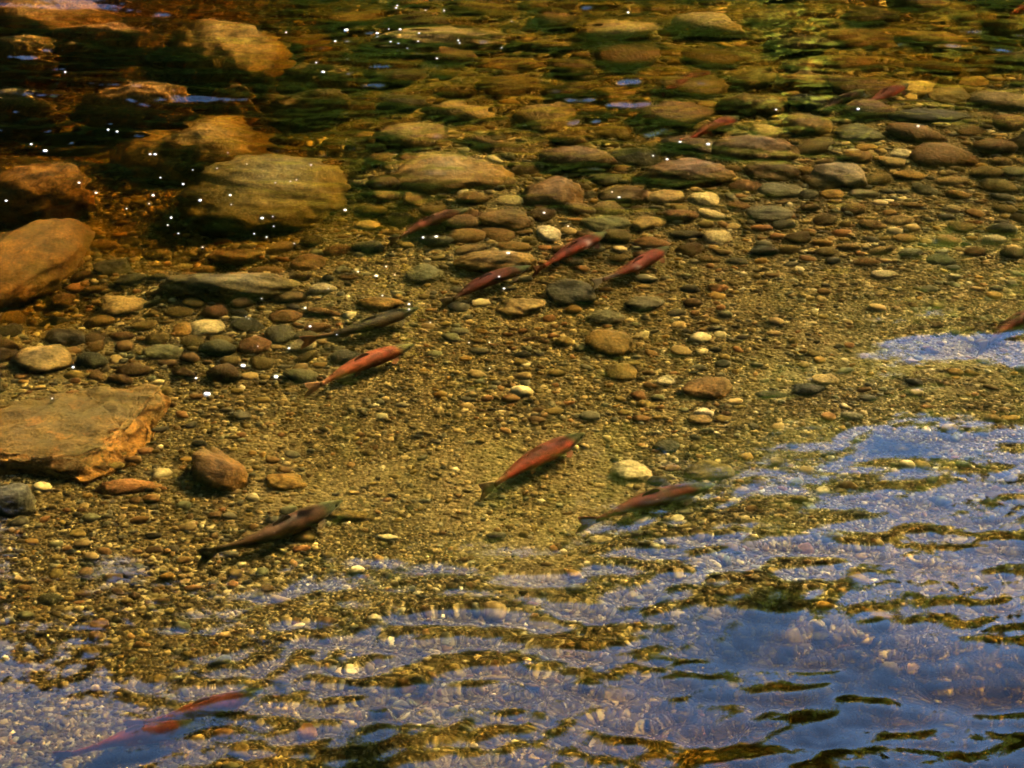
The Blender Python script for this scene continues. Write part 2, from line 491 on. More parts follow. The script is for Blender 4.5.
def broadleaf(name, loc, h, rad, seed, label, group, n=5200, low=0.12, mat=None):
    rng = np.random.default_rng(seed)
    root = empty(name, loc)
    tag(root, label, 'tree' if h > 4 else 'bush', group)
    k = 26
    cc = rng.normal(size=(k, 3)); cc /= np.linalg.norm(cc, axis=1)[:, None]
    cc *= rng.uniform(0.35, 0.95, (k, 1))
    cc = cc * np.array([rad, rad, h * (1 - low) / 2]) + np.array([0, 0, h * (low + (1 - low) / 2)])
    limbs = []
    for c in cc[:14]:
        z = max(0.15 * h, c[2] * 0.55)
        limbs.append((z, math.atan2(c[1], c[0]), math.hypot(c[0], c[1]), max(0.1, (c[2] - z) / max(0.3, math.hypot(c[0], c[1])))))
    link('trunk', trunk_mesh('trunk', h * 0.8, 0.05 + 0.014 * h, limbs, rng), M_BARK, root)
    w = rng.integers(0, k, n)
    p = rng.normal(size=(n, 3)) * np.array([0.30 * rad, 0.30 * rad, 0.13 * h]) + cc[w]
    p[:, 2] = np.maximum(p[:, 2], 0.1)
    v, f, col = cards(p, 0.27 + 0.004 * h, rng)
    shade = np.repeat(rng.uniform(0.75, 1.25, k)[w], 4)[:, None]
    link('crown', np_mesh('crown', v, f, False, col * shade), mat or M_BROAD, root)
    return root

def gz(x, y):
    return float(ground_z(np.array(float(x)), np.array(float(y))))

CG, BG, UG = 'dark conifers mirrored in the water', 'leafy trees mirrored in the water', 'bank bushes mirrored in the water'
for i, (x, y, h, rd, lb) in enumerate([
        (-15.5, 33, 16.0, 4.2, 'tallest dark conifer of the far bank, mirrored beyond the left edge'),
        (-12.6, 33.8, 15.2, 4.0, 'dark conifer mirrored above the pale tan boulder'),
        (-10.2, 32.6, 14.8, 4.0, 'dark conifer mirrored above the large olive boulder'),
        (-7.9, 33.4, 14.6, 3.9, 'dark conifer mirrored at the left over the angular slab'),
        (-5.8, 32.6, 14.2, 3.8, 'dark conifer mirrored beside the tall leafy tree'),
        (-11.4, 36.5, 16.4, 4.4, 'dark conifer standing behind the pale boulder pair of conifers'),
        (-6.9, 36.6, 15.6, 4.4, 'dark conifer standing behind the one nearest the leafy trees'),
        (-9.0, 38.5, 16.8, 4.6, 'rearmost dark conifer in the middle of the conifer stand'),
        (-19.5, 36, 16.5, 4.2, 'broad dark conifer at the upstream end of the mirrored row'),
        (9.4, 37.5, 11.6, 2.4, 'dark conifer mirrored in the upper right corner of the water')]):
    conifer('conifer_tree', (x, y, gz(x, y) - 0.1), h, rd, 100 + i, lb, CG)
for i, (x, y, h, rd, lb) in enumerate([
        (-3.0, 33.0, 13.2, 3.2, 'tall leafy tree mirrored between the conifers and the red fish'),
        (0.6, 32.0, 11.2, 3.2, 'yellow-green leafy tree mirrored at the top centre of the water'),
        (3.9, 32.5, 10.0, 3.0, 'yellow-green leafy tree mirrored over the dark run of cobbles'),
        (7.0, 33.2, 7.2, 2.9, 'low leafy tree mirrored behind the upper red fish'),
        (10.0, 34.0, 5.4, 2.9, 'lowest leafy tree mirrored beside the single conifer'),
        (2.4, 35.5, 11.6, 3.4, 'leafy tree standing behind the yellow-green pair'),
        (-1.0, 36.0, 13.6, 3.6, 'leafy tree standing behind the tall one'),
        (5.6, 36.5, 10.6, 3.4, 'leafy tree standing behind the low one'),
        (8.8, 37.0, 6.8, 3.4, 'leafy tree standing behind the lowest one'),
        (17.0, 34, 7.0, 3.2, 'leafy tree mirrored beyond the right edge')]):
    broadleaf('leafy_tree', (x, y, gz(x, y) - 0.1), h, rd, 200 + i, lb, BG, n=6500, low=0.05)
broadleaf('leafy_tree', (9.6, 9.9, gz(9.6, 9.9) - 0.1), 8.5, 2.8, 250, 'leafy tree on the near right bank that shades the blue ripples', BG, n=6500)
broadleaf('leafy_tree', (11.0, 6.8, gz(11.0, 6.8) - 0.1), 9.5, 3.0, 251, 'leafy tree downstream of the shading one on the near right bank', BG, n=6500)
broadleaf('leafy_tree', (-1.8, 30.4, gz(-1.8, 30.4) - 0.1), 6.4, 1.5, 260, 'slim pale yellow-green tree in front of the others, mirrored left of the top centre', BG, n=4200, low=0.04, mat=M_BUSH)
for i, (x, y, h, rd, lb) in enumerate([
        (-13.0, 29.5, 3.0, 2.2, 'low bush at the foot of the tallest conifer'),
        (-8.8, 29.3, 2.7, 2.0, 'low bush at the foot of the dark conifers'),
        (-4.8, 29.6, 3.0, 2.3, 'round bush in front of the tall leafy tree'),
        (-1.2, 29.0, 4.0, 2.4, 'pale yellow-green bush at the water edge, mirrored at the top centre'),
        (2.0, 29.3, 4.4, 2.4, 'tallest pale yellow-green bush in front of the leafy trees'),
        (5.0, 29.0, 2.5, 2.3, 'pale yellow-green bush mirrored over the dark run of cobbles'),
        (7.8, 29.6, 2.0, 2.2, 'pale bush under the low leafy tree'),
        (11.4, 29.8, 3.2, 2.4, 'dark bush at the foot of the single conifer')]):
    broadleaf('bank_bush', (x, y, gz(x, y) - 0.1), h, rd, 300 + i, lb, UG, n=2600, low=0.02, mat=M_BUSH if 3 <= i <= 6 else None)

# ------------------------------------------------------------------ stones
def ico(sub):
    bm = bmesh.new(); bmesh.ops.create_icosphere(bm, subdivisions=sub, radius=1)
    bm.verts.ensure_lookup_table()
    v = np.array([p.co for p in bm.verts]); f = np.array([[q.index for q in p.verts] for p in bm.faces])
    bm.free()
    return v, f
ICO = {s: ico(s) for s in (1, 2, 3, 4, 5)}

def stone_shape(sub, seed, angular=0.5, rough=0.05, planes=9):
    """a unit stone: a soft-edged many-faced block with worn relief"""
    rng = np.random.default_rng(seed)
    d, f = ICO[sub]
    n = rng.normal(size=(planes, 3)); n /= np.linalg.norm(n, axis=1)[:, None]
    off = rng.uniform(0.52, 0.95, planes)
    q = np.maximum(d @ n.T, 1e-3) / off
    p = 9 + 14 * angular
    r = (np.sum(q ** p, 1) + (1 / 1.03) ** p) ** (-1 / p)
    r = (1 - 0.75 * (1 - angular)) * r + 0.75 * (1 - angular) * 0.93
    for k, (fr, am) in enumerate(((1.7, 0.09), (3.9, 0.05), (8.3, 0.025), (17.0, 0.011))):
        for _ in range(3):
            w = rng.normal(size=3); w *= fr / np.linalg.norm(w)
            r = r + (am * (0.4 + rough * 12) * 0.6) * np.sin(d @ w * 2.2 + rng.uniform(0, 6.28)) * np.cos(d @ np.roll(w, 1) * 1.7 + rng.uniform(0, 6.28))
    return d * r[:, None], f

C_DRY = dict(orange=(0.25, 0.118, 0.022), brown=(0.155, 0.085, 0.026), dbrown=(0.085, 0.048, 0.017), olive=(0.16, 0.115, 0.03),
         gold=(0.25, 0.15, 0.034), tan=(0.30, 0.21, 0.085), cream=(0.55, 0.46, 0.25), pale=(0.68, 0.60, 0.42),
         grey=(0.11, 0.10, 0.065), dgrey=(0.05, 0.046, 0.034), ggrn=(0.125, 0.125, 0.065), umber=(0.21, 0.105, 0.022), rust=(0.21, 0.098, 0.034))

C = {k: tuple(WET * q for q in v) for k, v in C_DRY.items()}

def stone(name, label, px, py, w, h, col, yaw=0, angular=0.5, seed=None, up=0.4, flat=0.7, top=None, cat='stone', group='stones lying on the stream bed'):
    p = seen_on_bed(px, py, 0.03)
    s = scale_at(p)
    dep = math.atan2(CAM_H, p.y)
    k = math.sin(dep)
    a = w / 2 / s
    b = min(h / 2 / s / (k * math.sqrt(1 + (0.95 * flat) ** 2)), a * 1.3)
    c = flat * min(a, b)
    zb = float(bed_z(np.array(p.x), np.array(p.y)))
    zc = min(zb + c * up, -0.03 - c)
    if top is not None:                                                # a tall one that nearly breaks the surface
        c = max(0.07, (-zb - top) / 1.45)
        b = max(0.55 * a, math.sqrt(max(0.0, (h / 2 / s / k) ** 2 - (0.95 * c) ** 2)))
        zc = -top - c
    p = at(px, py, -zc)
    seed = seed if seed is not None else int(px * 7 + py * 13)
    sub = 5 if w > 90 else 4 if w > 38 else 3
    v, f = stone_shape(sub, seed, angular)
    v = v * np.array([a, b, c])
    cy, sy = math.cos(yaw), math.sin(yaw)
    v = v @ np.array([[cy, sy, 0], [-sy, cy, 0], [0, 0, 1]])
    o = link(name, np_mesh(name, v, f), M_STONE)
    o.location = (p.x, p.y, zc)
    k = 0.9 + 0.2 * random.random()
    cc = C[col]
    o.color = (cc[0] * k, cc[1] * k, cc[2] * k, 1)
    tag(o, label, cat, group)
    return o

BO = 'boulders on the stream bed'
BOXES = []
def boulder(label, *a, **k):
    BOXES.append((a[0], a[1], a[2] * 0.8, a[3] * 0.8))
    k.setdefault('flat', 1.05)
    return stone('boulder', label, *a, cat='boulder', group=BO, **k)

boulder('rounded orange-brown boulder at the left edge, above the darker brown one', 42, 196, 120, 62, 'orange', 0.05, 0.2, up=0.5, top=0.14)
boulder('large dark brown boulder at the left edge below the orange-brown one', 26, 262, 118, 92, 'umber', -0.1, 0.3, up=0.5, top=0.17)
boulder('broad olive boulder with a lumpy ridge, largest of the upper left', 280, 200, 208, 84, 'olive', 0.22, 0.4, up=0.5, seed=41, top=0.14)
boulder('long low olive slab lying under the broad ridged boulder', 230, 287, 145, 36, 'olive', 0.04, 0.3, up=0.45)
def angular_slab():
    """block with a tilted olive top and a broken orange flank, from its corner points"""
    bm = bmesh.new()
    def pts(l, d): return [bm.verts.new(at(x, y, d)) for x, y in l]
    pts([(-40, 428), (-20, 408), (27, 402), (83, 388), (147, 383), (160, 387)], 0.18)
    pts([(123, 429), (108, 444), (77, 457), (30, 459), (-30, 452)], 0.14)
    pts([(172, 398), (166, 412), (155, 430), (154, 447), (140, 462), (118, 479), (84, 485)], 0.30)
    pts([(68, 476), (20, 474), (-40, 470), (150, 456), (-40, 432), (150, 402)], 0.36)
    r = bmesh.ops.convex_hull(bm, input=bm.verts)
    bmesh.ops.delete(bm, geom=[v for v in bm.verts if not v.link_faces], context='VERTS')
    bmesh.ops.bevel(bm, geom=list(bm.edges), offset=0.012, segments=2, affect='EDGES')
    bmesh.ops.triangulate(bm, faces=bm.faces[:])
    for _ in range(4):
        long_e = [e for e in bm.edges if e.calc_length() > 0.03]
        bmesh.ops.subdivide_edges(bm, edges=long_e, cuts=1)
        bmesh.ops.triangulate(bm, faces=bm.faces[:])
    bm.normal_update()
    from mathutils import noise
    cen = sum((v.co for v in bm.verts), Vector()) / len(bm.verts)
    for v in bm.verts:
        n = v.normal
        q = v.co
        h = 0.055 * noise.fractal(q * 3.2, 0.9, 2.0, 4) + 0.020 * noise.fractal(q * 11.0, 0.7, 2.0, 5)
        h -= 0.05 * max(0.0, noise.noise(q * 6.5 + Vector((3, 1, 7))) - 0.25)
        st = math.sin((q.z + 0.25 * q.x + 0.1 * noise.noise(q * 5)) * 95)      # bedding ledges of the flank
        h += 0.007 * st * (1 - abs(n.z)) - 0.008
        v.co = q + n * h
    for fc in bm.faces:
        fc.smooth = True
        fc.material_index = 1 if fc.normal.z + 0.30 * noise.fractal(fc.calc_center_median() * 7, 0.8, 2.0, 4) > 0.86 else 0
    for v in bm.verts: v.co -= cen
    me = bpy.data.meshes.new('boulder'); bm.to_mesh(me); bm.free()
    me.materials.append(M_STONE); me.materials.append(M_ALGAE)
    o = link('boulder', me)
    o.location = cen
    o.color = (0.30 * WET, 0.15 * WET, 0.032 * WET, 1)
    tag(o, 'big angular slab with olive top and orange flank at the left edge', 'boulder', BO)
angular_slab()
boulder('small block-shaped brown boulder with a dark left side, standing alone on gravel', 217, 468, 54, 50, 'umber', 0.4, 0.8, top=0.07)
boulder('dark olive slab cut off by the left edge below the angular slab', 8, 502, 66, 40, 'grey', 0.1, 0.6)
boulder('golden boulder in the top left corner under rushing water', 50, 22, 146, 56, 'orange', 0.0, 0.35, up=0.8, top=0.12)
boulder('golden boulder under broken light beside the dark tongue of water', 228, 55, 112, 74, 'gold', 0.3, 0.35, up=0.9, top=0.12)
boulder('pale tan boulder at the left edge near the surface', 20, 66, 104, 40, 'gold', 0.0, 0.4, up=0.9, top=0.12)
boulder('olive boulder in the dark pool above the ridged boulder', 204, 156, 164, 80, 'gold', -0.2, 0.4, up=0.6, top=0.14)
boulder('brown sunken boulder beneath the dark tongue of water', 130, 114, 136, 46, 'orange', 0.1, 0.4, up=0.6, top=0.11)
boulder('small golden boulder at the left edge above the foam line', 18, 122, 76, 44, 'gold', 0.0, 0.4, up=0.6, top=0.1)
boulder('streaked golden-brown boulder between the tan and the golden one', 100, 50, 120, 36, 'orange', 0.1, 0.5, top=0.13)
boulder('small orange-brown boulder at the tip of the dark tongue of water', 232, 114, 56, 24, 'orange', 0.0, 0.5, top=0.22)
boulder('olive-brown boulder, upper of two right of the rushing water', 326, 84, 100, 30, 'olive', 0.0, 0.5, up=0.6, top=0.3)
boulder('brown boulder, lower of two right of the rushing water', 318, 110, 110, 30, 'brown', 0.0, 0.5, up=0.6, top=0.3)
boulder('long pale olive boulder under the green reflection left of the round brown one', 448, 179, 130, 46, 'gold', -0.1, 0.35, up=0.5)
boulder('round brown boulder at the centre top, just left of the pale stones', 555, 194, 78, 34, 'brown', -0.1, 0.4, up=0.55)
boulder('long flat tan boulder far back at the top centre', 440, 42, 180, 26, 'tan', 0.0, 0.3)
boulder('flat golden boulder below the round brown one, behind the dark red fish', 500, 264, 92, 28, 'gold', 0.05, 0.35)
boulder('wide brown boulder beside the dark gap in the upper right', 690, 176, 100, 32, 'brown', 0.05, 0.4, up=0.5)
boulder('tan wedge boulder at the lower edge of the upper right cobbles', 838, 178, 66, 32, 'tan', -0.3, 0.7, up=0.5)
boulder('wide brown boulder above the tan wedge', 758, 151, 92, 34, 'brown', -0.1, 0.4, up=0.5)
boulder('round golden boulder below the dark fish in the upper right', 806, 124, 54, 32, 'gold', 0.1, 0.4, up=0.7)
boulder('long golden boulder under the ripples above the dark fish', 806, 82, 72, 22, 'gold', -0.1, 0.35, up=0.5)

ST = [
 ('tan rounded stone beside the left edge, above the angular slab', 38, 361, 66, 30, 'tan', .05, .4),
 ('tan stone between the dark boulder and the long slab', 122, 306, 56, 26, 'tan', -.2, .5),
 ('pale cream block of a stone above the angular slab', 205, 328, 38, 22, 'cream', .1, .8),
 ('grey-green flat stone just left of the cream block', 163, 352, 42, 17, 'ggrn', -.1, .5),
 ('rust-coloured stone touching the cream block', 183, 330, 26, 16, 'gold', .2, .5),
 ('orange flat stone under the angular slab', 122, 487, 72, 16, 'rust', .15, .7),
 ('small orange stone between the block-shaped boulder and a brown fish', 284, 481, 52, 19, 'gold', -.15, .6),
 ('dark grey stone left of the tan stone under the dark boulder', 66, 338, 46, 24, 'dgrey', .1, .5),
 ('brown stone on the upper side of the long slab', 236, 256, 58, 20, 'brown', 0, .4),
 ('round brown stone at the tip of the long slab', 308, 264, 40, 20, 'brown', 0, .3),
 ('dark greenish stone between the two left boulders and the slab', 113, 268, 46, 19, 'dgrey', -.2, .5),
 ('reddish brown round stone near the sinking dark fish tail', 285, 316, 36, 16, 'brown', 0, .4),
 ('flat ochre stone between the slab tip and the dark fish', 378, 303, 52, 15, 'gold', -.1, .6),
 ('grey-green stone above the dark fish', 425, 275, 42, 20, 'ggrn', .1, .6),
 ('rounded pale cream stone right of the round brown boulder', 549, 234, 32, 24, 'pale', .1, .5),
 ('lit tan wedge of a stone with a dark face, near two red fish', 648, 223, 36, 26, 'tan', -.4, .9),
 ('golden brown stone left of the rounded cream stone', 505, 220, 56, 24, 'brown', .1, .4),
 ('flat grey-green stone between the round brown boulder and the tan wedge', 606, 224, 48, 17, 'ggrn', 0, .5),
 ('tan stone next to the bright pale one', 665, 197, 46, 17, 'tan', -.1, .5),
 ('bright pale rounded stone at the end of the cobbles', 705, 199, 36, 21, 'cream', 0, .4),
 ('brown stone under the surface left of the tan stone', 628, 196, 58, 20, 'dbrown', 0, .4),
 ('grey-tan angular stone in front of the dark stone', 522, 307, 56, 25, 'tan', -.15, .8),
 ('dark charcoal stone beneath the tail of a red fish', 570, 294, 54, 30, 'dgrey', .2, .6),
 ('golden lit stone alone at the centre of the gravel', 613, 342, 58, 28, 'gold', -.1, .6),
 ('small ochre stone below the golden lit stone', 622, 372, 36, 19, 'olive', .2, .6),
 ('dark flat stone between the charcoal and the golden stone', 604, 317, 44, 16, 'grey', -.1, .5),
 ('grey-brown flat stone right of the charcoal stone', 644, 304, 46, 17, 'grey', .15, .5),
 ('small white stone beside the ochre one', 665, 380, 20, 11, 'pale', 0, .7),
 ('rounded brown stone right of centre with its shaded side toward the ochre stone', 707, 388, 50, 30, 'brown', -.25, .5),
 ('small white pebble stone under the rounded brown one', 705, 413, 24, 10, 'pale', 0, .4),
 ('lit pale stone in the blue streak above a dark red fish', 631, 471, 40, 31, 'cream', .35, .6),
 ('dark grey stone right of the rounded brown stone', 806, 389, 38, 14, 'dgrey', .1, .4),
 ('grey-tan stone touching the dark grey one', 824, 379, 32, 12, 'tan', -.25, .4),
 ('pale stone standing out on the fine gravel at the right', 886, 275, 28, 12, 'cream', -.25, .6),
 ('grey stone half under the blue streaks at the right', 852, 417, 26, 12, 'grey', 0, .4),
 ('dark flat stone on the sand left of the dark grey pair', 770, 394, 36, 9, 'dgrey', 0, .4),
 ('dark stone beside the end of the tan stone right of the lit pale stone', 665, 446, 30, 14, 'dgrey', .15, .5),
 ('olive stone just above the head of the dark red fish', 708, 470, 52, 22, 'olive', .1, .4),
 ('orange stone on fine gravel below the flat dark stone', 718, 288, 24, 11, 'rust', 0, .5),
 ('dark flat stone at the upper rim of the fine gravel', 770, 215, 50, 17, 'grey', .1, .4),
 ('pale orange stone among the cobbles at the upper right', 973, 83, 36, 20, 'tan', -.2, .5),
 ('olive rounded stone left below the pale orange one', 950, 96, 46, 22, 'olive', 0, .4),
 ('long dark grey stone under the olive rounded one', 928, 116, 86, 16, 'dgrey', 0, .3),
 ('cream stone under the upper red fish head', 916, 86, 34, 16, 'cream', -.3, .5),
 ('olive-grey stone below the upper red fish', 862, 134, 50, 22, 'ggrn', .1, .4),
 ('pale orange stone left of the cream cobble', 866, 147, 24, 8, 'gold', 0, .4),
 ('cream cobble on the rim of the fine gravel at the right', 900, 153, 24, 10, 'pale', -.2, .4),
 ('tan stone with a small pit under the cream cobble', 892, 162, 34, 18, 'tan', .1, .4),
 ('grey-tan block left of the tan wedge boulder', 780, 190, 44, 18, 'grey', .4, .8),
 ('dark stone in the gap between the brown boulders', 770, 171, 60, 20, 'dbrown', 0, .4),
 ('rounded orange-tan stone at the foot of the tan wedge boulder', 833, 194, 30, 11, 'gold', 0, .4),
 ('greyish flat stone right of the orange-tan one', 864, 194, 32, 11, 'grey', 0, .4),
 ('pale tan stone beside the round golden boulder', 764, 132, 38, 16, 'tan', -.1, .4),
 ('olive gold stone far back under the green reflection', 612, 93, 48, 24, 'gold', 0, .4),
 ('orange stone far back below the long flat tan boulder', 510, 63, 74, 15, 'gold', 0, .3),
 ('grey stone with a pale rim at the tip of the blue streaks', 700, 420, 30, 11, 'tan', .1, .4),
 ('flat olive stone behind the brown fish', 345, 516, 48, 13, 'olive', .1, .5),
 ('pale flat stone in the blue water below the dark red fish', 598, 540, 30, 9, 'cream', 0, .5),
]
for (lb, px, py, w, h, c, yw, an) in ST:
    stone('stone', lb, px, py, w, h, c, yw, an)

# cobbles: pieces of the bed, the 300 largest as parts
cob_meshes = []
for k in range(14):
    v, f = stone_shape(2, 900 + k, 0.5 + 0.5 * RNG.random(), 0.05)
    me = np_mesh('cobble', v, f); me.materials.append(M_STONE)
    cob_meshes.append(me)
taken = [(a[1], a[2], a[3], a[4]) for a in ST] + BOXES
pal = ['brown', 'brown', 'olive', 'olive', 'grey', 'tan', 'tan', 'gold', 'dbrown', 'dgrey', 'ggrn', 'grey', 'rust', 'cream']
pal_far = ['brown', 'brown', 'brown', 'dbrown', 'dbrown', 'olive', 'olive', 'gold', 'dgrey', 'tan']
zones = [  # x0, x1, y0, y1, tries, smallest and largest width in pixels
    (620, 1080, 40, 190, 420, 14, 84), (360, 720, 20, 250, 260, 16, 90), (-40, 350, 240, 380, 130, 9, 42), (560, 1080, 185, 262, 120, 9, 34),
    (420, 740, 245, 420, 40, 8, 24), (-40, 300, 380, 600, 40, 8, 24), (640, 1060, 255, 520, 34, 8, 22), (-40, 420, 0, 240, 8, 18, 50), (-60, 1090, 520, 790, 22, 9, 26),
    (300, 1090, -30, 60, 90, 18, 80)]
darts = []
for (x0, x1, y0, y1, n, w0, w1) in zones:
    for _ in range(n * 12):
        px, py = random.uniform(x0, x1), random.uniform(y0, y1)
        w = w0 + (w1 - w0) * random.random() ** 2.2
        if py > 165: w = min(w, 40)
        darts.append((w, px, py))
darts.sort(reverse=True)
cobs = []
for w, px, py in darts:
    if any(abs(px - tx) < (tw + w) * 0.37 and abs(py - ty) < (th + w * 0.4) * 0.36 for tx, ty, tw, th in taken): continue
    taken.append((px, py, w, w * 0.38))
    cobs.append((px, py, w))
small_v, small_f, small_c = [], [], []
for i, (px, py, w) in enumerate(cobs):
    p = seen_on_bed(px, py, 0.02)
    a = w / 2 / scale_at(p)
    b = a * random.uniform(0.6, 1.1); cz = min(a, b) * random.uniform(0.5, 1.1)
    zb = float(bed_z(np.array(p.x), np.array(p.y)))
    loc = Vector((p.x, p.y, min(zb + cz * random.uniform(0.2, 0.6), -0.07 - cz)))
    rot = (random.uniform(-0.5, 0.5), random.uniform(-0.5, 0.5), random.uniform(-1.2, 1.2))
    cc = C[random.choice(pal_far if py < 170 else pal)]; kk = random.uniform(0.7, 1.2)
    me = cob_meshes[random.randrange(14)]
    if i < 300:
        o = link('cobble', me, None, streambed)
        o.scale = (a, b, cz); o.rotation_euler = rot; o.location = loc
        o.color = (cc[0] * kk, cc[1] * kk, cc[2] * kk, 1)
    else:
        from mathutils import Euler
        Mx = np.array(Matrix.LocRotScale(loc, Euler(rot), Vector((a, b, cz))))
        v = np.array([q.co for q in me.vertices])
        f = np.array([list(q.vertices) for q in me.polygons])
        small_f.append(f + sum(len(q) for q in small_v)); small_v.append(v @ Mx[:3, :3].T + Mx[:3, 3]); small_c.append(np.tile(np.array(cc) * kk, (len(v), 1)))
if small_v:
    g = link('coarse_gravel', np_mesh('coarse_gravel', np.concatenate(small_v), np.concatenate(small_f), True, np.concatenate(small_c)), M_GRAVEL, streambed)
    tag(g, kind='stuff')

# gravel: uncounted small stones, one part of the bed
def gravel(n):
    rng = np.random.default_rng(5)
    y = 4.7 * (19.0 / 4.7) ** rng.random(n)
    x = rng.uniform(-1.25, 1.25, n) * (half_w(y) + 0.2)
    keep = rng.random(n) > 0.72 * sandy(x, y)
    x, y = x[keep], y[keep]; n = len(x)
    px, py = to_px(x, y)
    coarse = np.clip(0.15 + 0.85 * sstep(260, 120, py) + 0.5 * sstep(420, 150, px) * sstep(430, 300, py), 0, 1.2)
    coarse = coarse + 0.25 * sstep(0.45, 0.6, fbm(x * 0.9, y * 0.9, 3, 71))
    r = (0.0075 + 0.024 * rng.random(n) ** 4.0 * (0.55 + coarse)) * (0.78 + 0.028 * y)
    v0, f0 = ICO[1]
    bases = []
    for k in range(24):
        q = v0 * rng.uniform(0.72, 1.12, (len(v0), 1))
        bases.append(q)
    bases = np.array(bases)
    k = rng.integers(0, 24, n)
    ax = np.stack([r * rng.uniform(0.9, 1.5, n), r * rng.uniform(0.65, 1.0, n), r * rng.uniform(0.5, 0.95, n)], 1)
    v = bases[k] * ax[:, None, :]
    t = rng.uniform(0, 6.28, n); c, s = np.cos(t)[:, None], np.sin(t)[:, None]
    tilt = rng.normal(0, 0.3, (n, 1))
    vx, vy, vz = v[..., 0] * c - v[..., 1] * s, v[..., 0] * s + v[..., 1] * c, v[..., 2]
    vx, vz = vx * np.cos(tilt) - vz * np.sin(tilt), vx * np.sin(tilt) + vz * np.cos(tilt)
    z = bed_z(x, y) + ax[:, 2] * rng.uniform(0.0, 0.8, n)
    v = np.stack([vx + x[:, None], vy + y[:, None], vz + z[:, None]], -1)
    pal = np.array([(0.14, 0.10, 0.036), (0.24, 0.18, 0.07), (0.31, 0.235, 0.10), (0.40, 0.31, 0.15), (0.12, 0.11, 0.075), (0.20, 0.19, 0.12),
                    (0.21, 0.115, 0.04), (0.05, 0.042, 0.022), (0.62, 0.55, 0.36), (0.18, 0.13, 0.035), (0.075, 0.055, 0.02), (0.14, 0.085, 0.03)])
    pr = np.array([1.2, 1.4, 1.3, 0.9, 1.0, 0.8, 0.5, 0.9, 0.28, 1.2, 1.0, 1.0]); pr /= pr.sum()
    col = WET * pal[rng.choice(len(pal), n, p=pr)] * rng.uniform(0.55, 1.35, (n, 1))
    m = len(v0)
    f = (f0[None] + (np.arange(n) * m)[:, None, None]).reshape(-1, 3)
    return np_mesh('gravel', v.reshape(-1, 3), f, True, np.repeat(col, m, 0))
g = link('gravel', gravel(74000), M_GRAVEL, streambed)
tag(g, kind='stuff')

# ------------------------------------------------------------------ salmon
def fish_mat():
    m, N, L, P = new_mat('salmon_skin')
    at_ = N.new('ShaderNodeAttribute'); at_.attribute_name = 'tint'
    tc = N.new('ShaderNodeTexCoord'); inf = N.new('ShaderNodeObjectInfo')
    ad = N.new('ShaderNodeVectorMath'); ad.operation = 'ADD'
    L.new(tc.outputs['Object'], ad.inputs[0]); L.new(inf.outputs['Location'], ad.inputs[1])
    n1 = N.new('ShaderNodeTexNoise'); n1.inputs['Scale'].default_value = 13; n1.inputs['Detail'].default_value = 6; n1.inputs['Roughness'].default_value = 0.65
    n2 = N.new('ShaderNodeTexVoronoi'); n2.inputs['Scale'].default_value = 95
    n3 = N.new('ShaderNodeTexNoise'); n3.inputs['Scale'].default_value = 26; n3.inputs['Detail'].default_value = 3
    for q in (n1, n2, n3): L.new(ad.outputs[0], q.inputs['Vector'])
    r1 = ramp(N, [(0.40, (0.45, 0.5, 0.55)), (0.60, (1.25, 1.2, 1.15))]); L.new(n1.outputs['Fac'], r1.inputs[0])
    r2 = ramp(N, [(0.0, (1.15, 1.15, 1.15)), (0.8, (0.75, 0.75, 0.75))]); L.new(n2.outputs['Distance'], r2.inputs[0])
    a = N.new('ShaderNodeMixRGB'); a.blend_type = 'MULTIPLY'; a.inputs[0].default_value = 1
    b = N.new('ShaderNodeMixRGB'); b.blend_type = 'MULTIPLY'; b.inputs[0].default_value = 1
    L.new(at_.outputs['Color'], a.inputs[1]); L.new(r1.outputs[0], a.inputs[2]); L.new(a.outputs[0], b.inputs[1]); L.new(r2.outputs[0], b.inputs[2])
    r3 = ramp(N, [(0.70, (0, 0, 0)), (0.76, (1, 1, 1))]); L.new(n3.outputs['Fac'], r3.inputs[0])     # pale scuffs
    c = N.new('ShaderNodeMixRGB'); c.inputs[2].default_value = (0.22, 0.16, 0.11, 1)
    L.new(r3.outputs[0], c.inputs[0]); L.new(b.outputs[0], c.inputs[1])
    L.new(c.outputs[0], P.inputs['Base Color'])
    P.inputs['Roughness'].default_value = 0.6; P.inputs['Specular IOR Level'].default_value = 0.05
    return m
M_FISH = fish_mat()
M_FIN = tint_mat('salmon_fin', rough=0.5, mottled=0.2, scale=30)
M_EYE = plain_mat('fish_eye', (0.006, 0.006, 0.005), (0.02, 0.018, 0.012), 20, rough=0.15, bump=0.0)

def lerp(a, b, t): return np.asarray(a) * (1 - t) + np.asarray(b) * t

